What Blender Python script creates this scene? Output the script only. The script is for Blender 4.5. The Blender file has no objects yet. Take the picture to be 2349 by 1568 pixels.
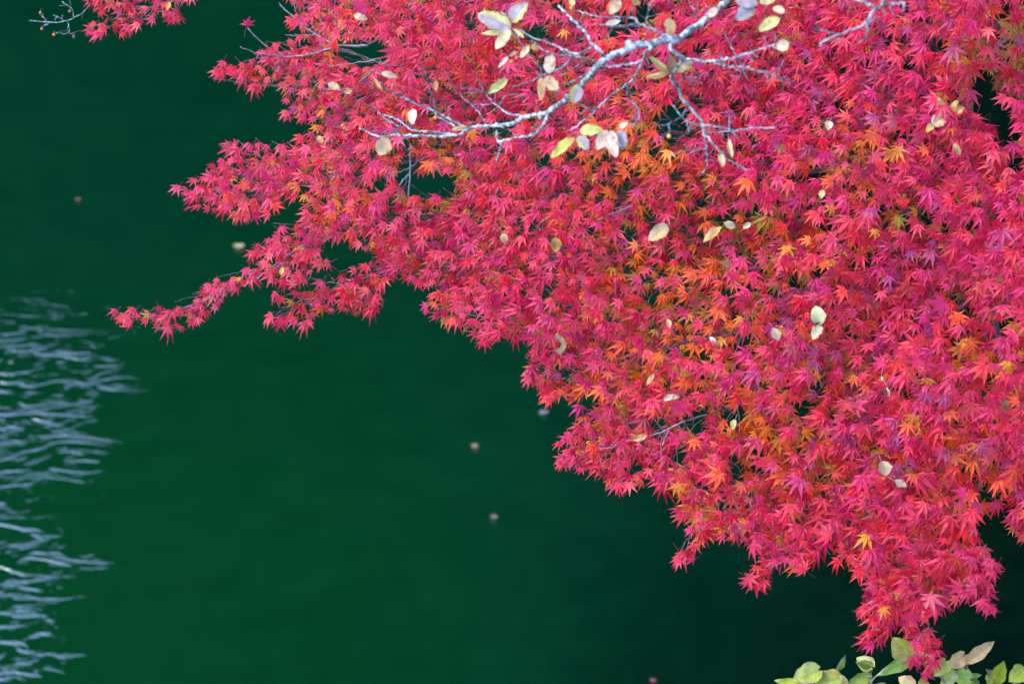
import bpy, math, random
import numpy as np
from mathutils import Vector

random.seed(11)
rng = np.random.default_rng(11)
scene = bpy.context.scene
R_ = math.radians

# ------------------------------------------------------------------ camera
PITCH = 37.0
CAM = np.array([0.0, 0.0, 9.5])
LENS = 90.0
cd = bpy.data.cameras.new("camera")
cd.lens = LENS
cd.sensor_width = 36.0
cd.clip_start = 0.1
cd.clip_end = 800.0
cd.dof.use_dof = True
cd.dof.focus_distance = 6.0
cd.dof.aperture_fstop = 4.8
cam = bpy.data.objects.new("camera", cd)
cam.location = CAM
cam.rotation_euler = (R_(90 - PITCH), 0, 0)
scene.collection.objects.link(cam)
scene.camera = cam
RIGHT = np.array([1.0, 0, 0])
FWD = np.array([0, math.cos(R_(PITCH)), -math.sin(R_(PITCH))])
UPV = np.array([0, math.sin(R_(PITCH)), math.cos(R_(PITCH))])

# ------------------------------------------------------------------ sky and sun
SUN_EL, SUN_AZ = 44.0, 255.0        # soft light from the left
world = bpy.data.worlds.new("World")
scene.world = world
world.use_nodes = True
wn = world.node_tree
bgn = wn.nodes["Background"]
sky = wn.nodes.new("ShaderNodeTexSky")
sky.sky_type = 'NISHITA'
sky.sun_disc = False
sky.sun_elevation = R_(SUN_EL)
sky.sun_rotation = R_(SUN_AZ)
sky.air_density = 1.0
sky.dust_density = 0.5
sky.ozone_density = 2.2
# added uneven gain, brightens the sky so ripples reflect more
tcw = wn.nodes.new("ShaderNodeTexCoord")
nzw = wn.nodes.new("ShaderNodeTexNoise"); nzw.inputs["Scale"].default_value = 2.2; nzw.inputs["Detail"].default_value = 5
wn.links.new(tcw.outputs["Generated"], nzw.inputs["Vector"])
mrw = wn.nodes.new("ShaderNodeMapRange"); mrw.interpolation_type = 'SMOOTHSTEP'
mrw.inputs[1].default_value, mrw.inputs[2].default_value, mrw.inputs[3].default_value, mrw.inputs[4].default_value = 0.34, 0.60, 1.2, 3.0
wn.links.new(nzw.outputs["Fac"], mrw.inputs[0])
mulw = wn.nodes.new("ShaderNodeVectorMath"); mulw.operation = 'SCALE'
wn.links.new(sky.outputs[0], mulw.inputs[0]); wn.links.new(mrw.outputs[0], mulw.inputs["Scale"])
wn.links.new(mulw.outputs[0], bgn.inputs[0])
bgn.inputs[1].default_value = 0.15
sd = bpy.data.lights.new("sun", 'SUN')
sd.energy = 0.8
sd.angle = R_(20)
sd.color = (1.0, 0.92, 0.80)
sun = bpy.data.objects.new("sun", sd)
sv = Vector((math.sin(R_(SUN_AZ)) * math.cos(R_(SUN_EL)), math.cos(R_(SUN_AZ)) * math.cos(R_(SUN_EL)), math.sin(R_(SUN_EL))))
sun.rotation_euler = sv.to_track_quat('Z', 'Y').to_euler()
sun.location = (0, 0, 30)
scene.collection.objects.link(sun)
scene.view_settings.view_transform = 'Standard'
scene.view_settings.look = 'None'
scene.view_settings.exposure = 1.75
scene.view_settings.gamma = 1.0
scene.view_settings.use_curve_mapping = False
scene.cycles.max_bounces = 8
scene.cycles.use_denoising = True

# ------------------------------------------------------------------ helpers
K = 36.0 / LENS
def at(px, py, d):
    """point at depth d seen at (px, py) of a 2349 x 1568 view"""
    return CAM + FWD * d + RIGHT * ((px - 1174.5) / 2349 * K * d) + UPV * ((784 - py) / 2349 * K * d)

def at_z(px, py, z=0.0):
    v = at(px, py, 1.0) - CAM
    return CAM + v * ((z - CAM[2]) / v[2])

def nrm(v):
    v = np.asarray(v, float)
    return v / (np.linalg.norm(v) + 1e-12)

class MB:
    """collects vertices, faces and per-vertex tint, builds ONE mesh object"""
    def __init__(self):
        self.v, self.f, self.c, self.uv, self.n = [], [], [], [], 0
    def add(self, verts, faces, tint=(1, 1, 1), uv=None):
        verts = np.asarray(verts, float)
        self.v.append(verts)
        self.f.extend([tuple(i + self.n for i in f) for f in faces])
        t = np.asarray(tint, float)
        if t.ndim == 1:
            t = np.repeat(t[None, :], len(verts), 0)
        self.c.append(t)
        self.uv.append(np.zeros((len(verts), 2)) if uv is None else np.asarray(uv, float))
        self.n += len(verts)
    def tube(self, pts, radii, sides=6, tint=(1, 1, 1), cap=True):
        pts = np.asarray(pts, float)
        n = len(pts)
        radii = np.broadcast_to(np.asarray(radii, float), (n,))
        tang = np.gradient(pts, axis=0)
        tang /= (np.linalg.norm(tang, axis=1)[:, None] + 1e-12)
        ref = np.array([0.13, 0.21, 0.97])
        if abs(np.dot(nrm(tang.mean(0)), ref)) > 0.93:
            ref = np.array([0.9, 0.3, 0.1])
        vs = []
        a = np.arange(sides) / sides * 2 * math.pi
        for i in range(n):
            u = nrm(np.cross(tang[i], ref)); w = np.cross(tang[i], u)
            vs.append(pts[i] + radii[i] * (np.cos(a)[:, None] * u + np.sin(a)[:, None] * w))
        fs = []
        for i in range(n - 1):
            for k in range(sides):
                k2 = (k + 1) % sides
                fs.append((i * sides + k, i * sides + k2, (i + 1) * sides + k2, (i + 1) * sides + k))
        if cap:
            fs.append(tuple(range(sides))[::-1])
            fs.append(tuple((n - 1) * sides + k for k in range(sides)))
        self.add(np.concatenate(vs), fs, tint)
    def ball(self, c, r, tint=(1, 1, 1), seg=10, rings=7, squash=1.0):
        vs, fs = [], []
        for i in range(rings + 1):
            th = math.pi * i / rings
            for k in range(seg):
                ph = 2 * math.pi * k / seg
                vs.append((c[0] + r * math.sin(th) * math.cos(ph), c[1] + r * math.sin(th) * math.sin(ph), c[2] + r * squash * math.cos(th)))
        for i in range(rings):
            for k in range(seg):
                k2 = (k + 1) % seg
                fs.append((i * seg + k, (i + 1) * seg + k, (i + 1) * seg + k2, i * seg + k2))
        self.add(vs, fs, tint)
    def build(self, name, mat, parent=None, origin=None, smooth=False):
        v = np.concatenate(self.v)
        o = np.zeros(3) if origin is None else np.asarray(origin, float)
        if parent is not None:
            o = np.array(parent['_o'])
        me = bpy.data.meshes.new(name)
        me.from_pydata((v - o).tolist(), [], self.f)
        col = me.attributes.new("tint", 'FLOAT_COLOR', 'POINT')
        c = np.concatenate(self.c)
        col.data.foreach_set("color", np.concatenate([c, np.ones((len(c), 1))], 1).astype(np.float32).ravel())
        uvl = me.attributes.new("lobe", 'FLOAT_VECTOR', 'POINT')
        u = np.concatenate(self.uv)
        uvl.data.foreach_set("vector", np.concatenate([u, np.zeros((len(u), 1))], 1).astype(np.float32).ravel())
        if smooth:
            me.polygons.foreach_set("use_smooth", np.ones(len(me.polygons), bool))
        me.materials.append(mat)
        ob = bpy.data.objects.new(name, me)
        scene.collection.objects.link(ob)
        if parent is not None:
            ob.parent = parent
        elif origin is not None:
            ob.location = o
        ob['_o'] = [float(x) for x in o]
        return ob

def tag(o, label=None, cat=None, group=None, kind=None):
    if label: o['label'] = label
    if cat: o['category'] = cat
    if group: o['group'] = group
    if kind: o['kind'] = kind
    return o

def thing(name, loc, label, cat, group=None):
    o = bpy.data.objects.new(name, None)
    o.empty_display_size = 0.2
    scene.collection.objects.link(o)
    o.location = loc
    o['_o'] = [float(x) for x in loc]
    return tag(o, label, cat, group)

# ------------------------------------------------------------------ materials
def new_mat(name):
    m = bpy.data.materials.new(name)
    m.use_nodes = True
    nt = m.node_tree
    return m, nt, nt.nodes["Principled BSDF"], nt.nodes["Material Output"]

def N(nt, typ, **kw):
    n = nt.nodes.new(typ)
    for k, v in kw.items():
        setattr(n, k, v)
    return n

def math_(nt, op, a, b=None, clamp=False):
    n = N(nt, "ShaderNodeMath", operation=op)
    n.use_clamp = clamp
    for i, x in enumerate((a, b)):
        if x is None: continue
        if isinstance(x, (int, float)): n.inputs[i].default_value = x
        else: nt.links.new(x, n.inputs[i])
    return n.outputs[0]

def mixc(nt, mode, fac, a, b):
    n = N(nt, "ShaderNodeMix", data_type='RGBA', blend_type=mode)
    for i, x in ((0, fac), (6, a), (7, b)):
        if isinstance(x, (int, float)): n.inputs[i].default_value = x
        elif isinstance(x, tuple): n.inputs[i].default_value = (*x, 1)
        else: nt.links.new(x, n.inputs[i])
    return n.outputs[2]

def smooth(nt, x, lo, hi, a=0.0, b=1.0):
    n = N(nt, "ShaderNodeMapRange", interpolation_type='SMOOTHSTEP')
    nt.links.new(x, n.inputs[0])
    n.inputs[1].default_value, n.inputs[2].default_value = lo, hi
    n.inputs[3].default_value, n.inputs[4].default_value = a, b
    return n.outputs[0]

def leaf_material(name, rough, transl, spec, spots=0.0, spot_col=(0.25, 0.13, 0.07), vein=0.25, spot_scale=120, side=0.0):
    m, nt, p, out = new_mat(name)
    at_ = N(nt, "ShaderNodeAttribute", attribute_name="tint")
    lb = N(nt, "ShaderNodeAttribute", attribute_name="lobe")
    sep = N(nt, "ShaderNodeSeparateXYZ")
    nt.links.new(lb.outputs["Vector"], sep.inputs[0])
    tc = N(nt, "ShaderNodeTexCoord")
    nz = N(nt, "ShaderNodeTexNoise")
    nz.inputs["Scale"].default_value = 60
    nz.inputs["Detail"].default_value = 3
    nt.links.new(tc.outputs["Object"], nz.inputs["Vector"])
    var = smooth(nt, nz.outputs["Fac"], 0.3, 0.7, 0.78, 1.2)
    col = mixc(nt, 'MULTIPLY', 1.0, at_.outputs["Color"], var)
    au = math_(nt, 'ABSOLUTE', sep.outputs[0])
    if side:
        fr = math_(nt, 'FRACT', math_(nt, 'SUBTRACT', math_(nt, 'MULTIPLY', sep.outputs[1], 7.0), math_(nt, 'MULTIPLY', au, 1.8)))
        sv = math_(nt, 'MULTIPLY', smooth(nt, math_(nt, 'ABSOLUTE', math_(nt, 'SUBTRACT', fr, 0.5)), 0.03, 0.16, side, 0.0), smooth(nt, au, 0.75, 1.0, 1.0, 0.2))
        col = mixc(nt, 'MIX', sv, col, mixc(nt, 'MULTIPLY', 1.0, col, (0.62, 0.60, 0.55)))
    v = smooth(nt, au, 0.03, 0.16, vein, 0.0)
    col = mixc(nt, 'MIX', v, col, mixc(nt, 'MULTIPLY', 1.0, col, (0.62, 0.7, 1.0)))
    if spots:
        n2 = N(nt, "ShaderNodeTexNoise")
        n2.inputs["Scale"].default_value = spot_scale
        n2.inputs["Detail"].default_value = 4
        nt.links.new(tc.outputs["Object"], n2.inputs["Vector"])
        edge = smooth(nt, au, 0.6, 1.0, 0.0, 0.16)
        s = smooth(nt, math_(nt, 'ADD', n2.outputs["Fac"], edge), 0.60, 0.74, 0.0, spots)
        col = mixc(nt, 'MIX', s, col, spot_col)
    nt.links.new(col, p.inputs["Base Color"])
    p.inputs["Roughness"].default_value = rough
    p.inputs["Specular IOR Level"].default_value = spec
    tr = N(nt, "ShaderNodeBsdfTranslucent")
    nt.links.new(col, tr.inputs[0])
    mx = N(nt, "ShaderNodeMixShader")
    mx.inputs[0].default_value = transl
    nt.links.new(p.outputs[0], mx.inputs[1]); nt.links.new(tr.outputs[0], mx.inputs[2])
    nt.links.new(mx.outputs[0], out.inputs[0])
    return m

M_MAPLE = leaf_material("maple_leaf", 0.42, 0.50, 0.36, vein=0.35)
M_DRY = leaf_material("dry_leaf", 0.65, 0.22, 0.15, spots=0.8, spot_col=(0.20, 0.10, 0.05), vein=0.6, spot_scale=75, side=0.45)
M_GREEN = leaf_material("green_leaf", 0.42, 0.30, 0.45, spots=0.75, spot_col=(0.30, 0.19, 0.10), vein=0.6, spot_scale=55, side=0.5)

def bark_material(name, dark, light, scale, lo, hi, bump=0.5):
    m, nt, p, out = new_mat(name)
    tc = N(nt, "ShaderNodeTexCoord")
    n1 = N(nt, "ShaderNodeTexNoise")
    n1.inputs["Scale"].default_value = scale
    n1.inputs["Detail"].default_value = 6
    n1.inputs["Roughness"].default_value = 0.65
    nt.links.new(tc.outputs["Object"], n1.inputs["Vector"])
    f = smooth(nt, n1.outputs["Fac"], lo, hi)
    col = mixc(nt, 'MIX', f, dark, light)
    at_ = N(nt, "ShaderNodeAttribute", attribute_name="tint")
    col = mixc(nt, 'MULTIPLY', 1.0, col, at_.outputs["Color"])
    nt.links.new(col, p.inputs["Base Color"])
    p.inputs["Roughness"].default_value = 0.8
    b = N(nt, "ShaderNodeBump")
    b.inputs["Strength"].default_value = bump
    b.inputs["Distance"].default_value = 0.002
    nt.links.new(n1.outputs["Fac"], b.inputs["Height"])
    nt.links.new(b.outputs[0], p.inputs["Normal"])
    return m
M_LICHEN = bark_material("lichen_bark", (0.075, 0.085, 0.095), (0.42, 0.44, 0.43), 80, 0.42, 0.64)
M_MBARK = bark_material("maple_bark", (0.13, 0.10, 0.11), (0.33, 0.29, 0.31), 60, 0.35, 0.65)
M_BERRY, nt_, p_, _o = new_mat("berry_skin")
a_ = N(nt_, "ShaderNodeAttribute", attribute_name="tint")
nt_.links.new(a_.outputs["Color"], p_.inputs["Base Color"])
p_.inputs["Roughness"].default_value = 0.35

# ------------------------------------------------------------------ water
def water_material():
    m, nt, p, out = new_mat("river_water")
    tc = N(nt, "ShaderNodeTexCoord")
    sep = N(nt, "ShaderNodeSeparateXYZ")
    nt.links.new(tc.outputs["Object"], sep.inputs[0])
    # silty green body with slow drifting patches
    n1 = N(nt, "ShaderNodeTexNoise")
    mp1 = N(nt, "ShaderNodeMapping")
    mp1.inputs["Scale"].default_value = (0.42, 0.30, 1)
    nt.links.new(tc.outputs["Object"], mp1.inputs[0]); nt.links.new(mp1.outputs[0], n1.inputs["Vector"])
    n1.inputs["Scale"].default_value = 1.0; n1.inputs["Detail"].default_value = 4
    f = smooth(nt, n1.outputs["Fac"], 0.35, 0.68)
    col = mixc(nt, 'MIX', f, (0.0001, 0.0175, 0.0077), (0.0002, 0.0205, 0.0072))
    # shoal of pale silt under the left half, depth and shade painted at right
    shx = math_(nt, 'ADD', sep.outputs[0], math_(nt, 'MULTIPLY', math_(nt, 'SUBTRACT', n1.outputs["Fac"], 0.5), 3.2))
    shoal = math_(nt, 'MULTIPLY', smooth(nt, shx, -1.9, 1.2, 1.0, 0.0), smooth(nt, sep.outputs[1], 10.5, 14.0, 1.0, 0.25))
    deep_shade = smooth(nt, shx, -0.2, 2.2, 0.0, 1.0)
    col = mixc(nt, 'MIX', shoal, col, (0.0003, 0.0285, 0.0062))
    col = mixc(nt, 'MIX', deep_shade, col, (0.0001, 0.0026, 0.0014))
    n3 = N(nt, "ShaderNodeTexNoise"); mp3 = N(nt, "ShaderNodeMapping"); mp3.inputs["Scale"].default_value = (1.6, 5.0, 1); mp3.inputs["Rotation"].default_value = (0, 0, R_(-8))
    nt.links.new(tc.outputs["Object"], mp3.inputs[0]); nt.links.new(mp3.outputs[0], n3.inputs["Vector"])
    n3.inputs["Scale"].default_value = 1.0; n3.inputs["Detail"].default_value = 6; n3.inputs["Roughness"].default_value = 0.65
    col = mixc(nt, 'MULTIPLY', 1.0, col, smooth(nt, n3.outputs["Fac"], 0.3, 0.7, 0.90, 1.08))
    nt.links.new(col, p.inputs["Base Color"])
    p.inputs["Roughness"].default_value = 0.03
    p.inputs["IOR"].default_value = 1.5
    p.inputs["Specular IOR Level"].default_value = 1.0
    p.inputs["Coat Weight"].default_value = 1.0; p.inputs["Coat IOR"].default_value = 2.1; p.inputs["Coat Roughness"].default_value = 0.02
    # ripples: calm surface everywhere, a breaking current patch along the left
    def noise(sx, sy, rot, detail, dist):
        mp = N(nt, "ShaderNodeMapping")
        mp.inputs["Scale"].default_value = (sx, sy, 1)
        mp.inputs["Rotation"].default_value = (0, 0, R_(rot))
        nt.links.new(tc.outputs["Object"], mp.inputs[0])
        n = N(nt, "ShaderNodeTexNoise")
        n.inputs["Scale"].default_value = 1; n.inputs["Detail"].default_value = detail
        n.inputs["Distortion"].default_value = dist
        nt.links.new(mp.outputs[0], n.inputs["Vector"])
        return n.outputs["Fac"]
    big = noise(2.2, 5.8, -9, 4.5, 1.9)
    edge = noise(0.9, 2.2, -6, 3.0, 0.4)
    xs = math_(nt, 'ADD', sep.outputs[0], math_(nt, 'MULTIPLY', math_(nt, 'SUBTRACT', edge, 0.5), 1.7))
    mask = smooth(nt, xs, -2.95, -2.1, 1.0, 0.0)
    ymask = smooth(nt, sep.outputs[1], 12.2, 13.5, 1.0, 0.0)
    mask = math_(nt, 'MULTIPLY', mask, ymask)
    h1 = math_(nt, 'MULTIPLY', smooth(nt, big, 0.44, 0.58), mask)
    h2 = math_(nt, 'MULTIPLY', noise(1.3, 3.2, -8, 3.0, 0.3), 0.12)
    h = math_(nt, 'ADD', h1, h2)
    b = N(nt, "ShaderNodeBump")
    b.inputs["Strength"].default_value = 1.0
    b.inputs["Distance"].default_value = 0.0056
    nt.links.new(h, b.inputs["Height"])
    nt.links.new(b.outputs[0], p.inputs["Normal"]); nt.links.new(b.outputs[0], p.inputs["Coat Normal"])
    return m
mb = MB()
xs = np.linspace(-120, 120, 25); ys = np.linspace(-20, 60, 17)
V = [(x, y, 0.0) for y in ys for x in xs]
F = [(j * 25 + i, j * 25 + i + 1, (j + 1) * 25 + i + 1, (j + 1) * 25 + i) for j in range(16) for i in range(24)]
mb.add(V, F)
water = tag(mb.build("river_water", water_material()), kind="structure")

# ------------------------------------------------------------------ terrain: near bank and the wooded slope across the river
def vnoise(x, y, s):
    return (math.sin(x * 1.7 * s + 1.3 * math.sin(y * 1.1 * s)) + math.sin(y * 2.3 * s + 1.7 * math.sin(x * 0.9 * s + 2.0)) + 0.6 * math.sin((x + y) * 3.9 * s)) / 2.6

def bank_h(x, y):
    right = (x - 4.9 - 0.25 * vnoise(x, y, 0.5)) * 1.5  # unseen right bank, raised into a hillside to shade the water
    near = (7.9 - y + 0.3 * vnoise(x, y, 0.6)) * 0.95
    h = max(right, near)
    k = abs(right - near)
    if k < 1.5: h += (1.5 - k) ** 2 * 0.11
    h = max(min(near, 7.4 + 0.5 * vnoise(x, y, 0.2)), min(right * (1.0 if y > 6 else .5), 26 + vnoise(x, y, .2))) + (0.5 if k < 1.5 else 0) * 0
    return max(h, -1.2) + 0.10 * vnoise(x, y, 2.1)
def soil_material():
    m, nt, p, out = new_mat("bank_soil")
    tc = N(nt, "ShaderNodeTexCoord")
    n1 = N(nt, "ShaderNodeTexNoise"); n1.inputs["Scale"].default_value = 2.3; n1.inputs["Detail"].default_value = 8
    nt.links.new(tc.outputs["Object"], n1.inputs["Vector"])
    n2 = N(nt, "ShaderNodeTexNoise"); n2.inputs["Scale"].default_value = 14; n2.inputs["Detail"].default_value = 5
    nt.links.new(tc.outputs["Object"], n2.inputs["Vector"])
    c = mixc(nt, 'MIX', smooth(nt, n1.outputs["Fac"], 0.4, 0.62), (0.030, 0.024, 0.016), (0.018, 0.034, 0.012))
    c = mixc(nt, 'MULTIPLY', 0.7, c, n2.outputs["Color"])
    nt.links.new(c, p.inputs["Base Color"]); p.inputs["Roughness"].default_value = 0.95
    b = N(nt, "ShaderNodeBump"); b.inputs["Strength"].default_value = 0.8; b.inputs["Distance"].default_value = 0.05
    nt.links.new(n2.outputs["Fac"], b.inputs["Height"]); nt.links.new(b.outputs[0], p.inputs["Normal"])
    return m
M_SOIL = soil_material()
mb = MB()
gx = np.concatenate([np.linspace(-40, -4, 25), np.linspace(-3.6, 9, 64), np.linspace(10, 45, 22)])
gy = np.concatenate([np.linspace(-25, 0, 18), np.linspace(0.3, 14, 60), np.linspace(15, 50, 24)])
V = [(x, y, bank_h(x, y)) for y in gy for x in gx]
nx = len(gx)
F = []
for j in range(len(gy) - 1):
    for i in range(nx - 1):
        q = (j * nx + i, j * nx + i + 1, (j + 1) * nx + i + 1, (j + 1) * nx + i)
        if max(V[k][2] for k in q) > -1.0: F.append(q)
mb.add(V, F)
bank = tag(mb.build("river_bank", M_SOIL, smooth=True), kind="structure")

def forest_material():
    m, nt, p, out = new_mat("forest_slope")
    tc = N(nt, "ShaderNodeTexCoord")
    n1 = N(nt, "ShaderNodeTexVoronoi"); n1.inputs["Scale"].default_value = 0.45
    nt.links.new(tc.outputs["Object"], n1.inputs["Vector"])
    n2 = N(nt, "ShaderNodeTexNoise"); n2.inputs["Scale"].default_value = 1.5; n2.inputs["Detail"].default_value = 6
    nt.links.new(tc.outputs["Object"], n2.inputs["Vector"])
    c = mixc(nt, 'MIX', smooth(nt, n2.outputs["Fac"], 0.35, 0.65), (0.0010, 0.008, 0.0045), (0.0030, 0.017, 0.0075))
    nt.links.new(c, p.inputs["Base Color"]); p.inputs["Roughness"].default_value = 1.0; p.inputs["Specular IOR Level"].default_value = 0.0
    return m
mb = MB()
hx = np.linspace(-120, 120, 97); ht = np.linspace(0, 1, 30)
V = []
for t in ht:
    for x in hx:
        y = 26 + 1.5 * vnoise(x, 3, 0.05) + t * 26
        z = -1 + (1 - (1 - t) ** 1.35) * (62 - 9 / (1 + math.exp((x + 7) / 1.5)) + 6 * vnoise(x, 0, 0.06))
        d = 1.3 * vnoise(x, t * 60, 0.45) + 0.7 * vnoise(x + 9, t * 60, 1.1)
        V.append((x, y - d, z + 0.5 * d))
for x in hx:
    V.append((x, 75, 60 + 6 * vnoise(x, 0, 0.06)))
F = [(j * 97 + i, j * 97 + i + 1, (j + 1) * 97 + i + 1, (j + 1) * 97 + i) for j in range(30) for i in range(96)]
mb.add(V, F)
hill = tag(mb.build("hill", forest_material(), smooth=True), kind="structure")

# ------------------------------------------------------------------ maple
def surf(px, py):
    """depth of the outer face of the maple's crown"""
    return (6.12 + 0.36 * (784 - py) / 784 - 0.36 * (px - 1174) / 1174
            + 0.05 * math.sin(px * 0.011 + py * 0.006) + 0.05 * math.sin(py * 0.013 - px * 0.004 + 1.0))

def make_leaf_template(seed, droop, nl=7):
    r = random.Random(seed)
    base = [(-116, .36), (-74, .70), (-37, .93), (0, 1.0), (37, .93), (74, .70), (116, .36)]
    if nl == 5: base = base[1:-1]
    ang = [a + r.uniform(-5, 5) for a, _ in base]
    ln = [l * r.uniform(.90, 1.08) for _, l in base]
    n = len(base)
    fold = r.uniform(0.05, 0.38)
    dl = [droop * r.uniform(.5, 1.5) for _ in base]
    vs, uv, fs = [], [], []
    def P(rad, a, u, v, z=0.0):
        vs.append((rad * math.sin(R_(a)), rad * math.cos(R_(a)), z)); uv.append((u, v)); return len(vs) - 1
    c = P(0, 0, 0, 0, 0)
    sin_ = []
    for i in range(n + 1):
        if i == 0: sin_.append(P(.10, ang[0] - 42, 1, .1, .0))
        elif i == n: sin_.append(P(.10, ang[-1] + 42, 1, .1, .0))
        else:
            rs = r.uniform(.27, .33) * (ln[i - 1] + ln[i]) / 2
            sin_.append(P(rs, (ang[i - 1] + ang[i]) / 2, 1, .25, .03))
    for i in range(n):
        L = ln[i]; a = R_(ang[i]); w = L * r.uniform(.115, .155)
        bend = r.uniform(-.10, .10) * L
        def Q(t, s, u):
            x, y = s + bend * t * t, L * t
            z = -dl[i] * (t * L) ** 2 * .55 + fold * abs(s)
            vs.append((x * math.cos(a) + y * math.sin(a), -x * math.sin(a) + y * math.cos(a), z)); uv.append((u, t)); return len(vs) - 1
        ma = Q(.30, 0, 0)
        Lb, mb_, Rb = Q(.48, -w, -1), Q(.48, 0, 0), Q(.48, w, 1)
        Lc, mc, Rc = Q(.73, -w * .56, -1), Q(.73, 0, 0), Q(.73, w * .56, 1)
        tp = Q(1.14, 0, 0)
        sl, sr = sin_[i], sin_[i + 1]
        fs += [(c, ma, sl), (c, sr, ma), (sl, ma, mb_, Lb), (ma, sr, Rb, mb_), (Lb, mb_, mc, Lc), (mb_, Rb, Rc, mc), (Lc, mc, tp), (mc, Rc, tp)]
    return np.array(vs), np.array(uv), fs
TEMPL = [make_leaf_template(100 + i, d, nl) for i, (d, nl) in enumerate(
    [(.25, 7), (.45, 7), (.6, 7), (.9, 7), (.35, 5), (.8, 5), (.15, 7), (1.5, 5), (.5, 7), (.3, 7), (1.2, 7), (-.25, 7), (.7, 7), (1.9, 5)])]

def place_leaf(m, anchor, tip, normal, R, tint, tmpl=None, petiole=True):
    n = nrm(normal)
    t = nrm(tip - n * np.dot(tip, n)); s = np.cross(t, n)
    v, uv, fs = TEMPL[rng.integers(len(TEMPL))] if tmpl is None else TEMPL[tmpl]
    w = anchor + R * (v[:, :1] * s + v[:, 1:2] * t + v[:, 2:3] * n)
    m.add(w, fs, tint, uv)
    if petiole:
        e = anchor - t * R * rng.uniform(.5, .95) - n * R * rng.uniform(.1, .5)
        mid = (anchor + e) / 2 - n * R * .08
        m.tube([anchor, mid, e], [.0006, .0006, .0008], 3, (0.32, 0.03, 0.06), cap=False)

# colours a leaf can have (pigments, linear; purple and salmon add painted sky sheen)
TINTS = {
    'pink': (0.72, 0.032, 0.088), 'red': (0.68, 0.014, 0.036), 'crimson': (0.56, 0.007, 0.050),
    'magenta': (0.57, 0.016, 0.095), 'purple': (0.36, 0.038, 0.118), 'salmon': (0.78, 0.080, 0.095),
    'orange': (0.80, 0.108, 0.010), 'amber': (0.74, 0.270, 0.012), 'olive': (0.30, 0.170, 0.012),
    'maroon':  (0.30, 0.022, 0.038), 'scarlet': (0.76, 0.030, 0.015)}
ORANGE = [(1450, 335, 75, 1.6), (1520, 370, 50, 1.2), (985, 370, 50, 1.1), (1010, 400, 40, 1.0), (1800, 565, 60, .8), (1500, 680, 110, .5), (1550, 770, 120, .6),
          (1330, 880, 60, .9), (1700, 900, 90, .6), (1900, 1000, 110, .4), (2000, 340, 60, .6), (2280, 830, 60, .9), (2230, 1150, 80, .7),
          (740, 455, 50, .6), (1960, 480, 60, .4), (720, 70, 40, .6), (2100, 700, 90, .2), (1700, 1150, 120, .4), (1780, 1000, 70, .6), (1290, 480, 50, .4), (2190, 1010, 60, .5)]
OLIVE = [(1660, 590, 120, .7), (2330, 90, 60, 1.5), (1740, 500, 70, .6), (2270, 180, 50, .6), (1000, 390, 50, .5), (2030, 540, 80, .3), (2250, 690, 60, .5), (1950, 850, 100, .3), (1560, 620, 80, .4)]
PURPLE = [(1790, 770, 80, .9), (1960, 930, 110, .7), (1880, 420, 50, .7), (1890, 1050, 60, .7), (2140, 650, 90, .5), (1300, 800, 70, .5), (2060, 200, 130, .7),
          (1770, 260, 100, .5), (2190, 960, 100, .6), (690, 200, 80, .4), (2250, 480, 90, .4), (2030, 640, 120, .3), (1420, 480, 40, .6)]
def field(L, x, y):
    return sum(w * math.exp(-((x - a) ** 2 + (y - b) ** 2) / (2 * s * s)) for a, b, s, w in L)
def pick_tint(x, y, layer):
    fo, fl, fp = field(ORANGE, x, y), field(OLIVE, x, y), field(PURPLE, x, y)
    left = min(1, max(0, (1250 - x) / 700))
    w = {'pink': 1.0 + .7 * left, 'red': 1.1, 'crimson': .95 - .5 * left, 'magenta': .9 - .25 * left, 'purple': .03 + fp * .8, 'salmon': .18 + .75 * left,
         'orange': .03 + fo * .9, 'amber': .004 + fo * .12, 'olive': fl * .25, 'maroon': .05 + fl * .35, 'scarlet': .25}
    if layer == 1:
        w['orange'] += .45 + fo * 3.2; w['amber'] += .16 + fo * 1.6; w['olive'] += .12 + fl * 2.0; w['scarlet'] += .5; w['magenta'] *= .5
    if layer >= 2:
        w['orange'] += 1.4 + fo * 4; w['amber'] += .8 + fo * 3; w['olive'] += .8 + fl * 4; w['scarlet'] += .8; w['pink'] *= .4; w['magenta'] *= .3
    if layer == 0: w['magenta'] += fp * .6
    ks = list(w); ws = np.array([max(0, w[k]) for k in ks]); ws /= ws.sum()
    c = np.array(TINTS[ks[rng.choice(len(ks), p=ws)]])
    c2 = np.array(TINTS[ks[rng.choice(len(ks), p=ws)]])
    c = c * .8 + c2 * .2
    return np.clip(c * rng.uniform(.82, 1.12) * np.array([1, rng.uniform(.8, 1.35), rng.uniform(.75, 1.35)]), 0, .85)

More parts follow.
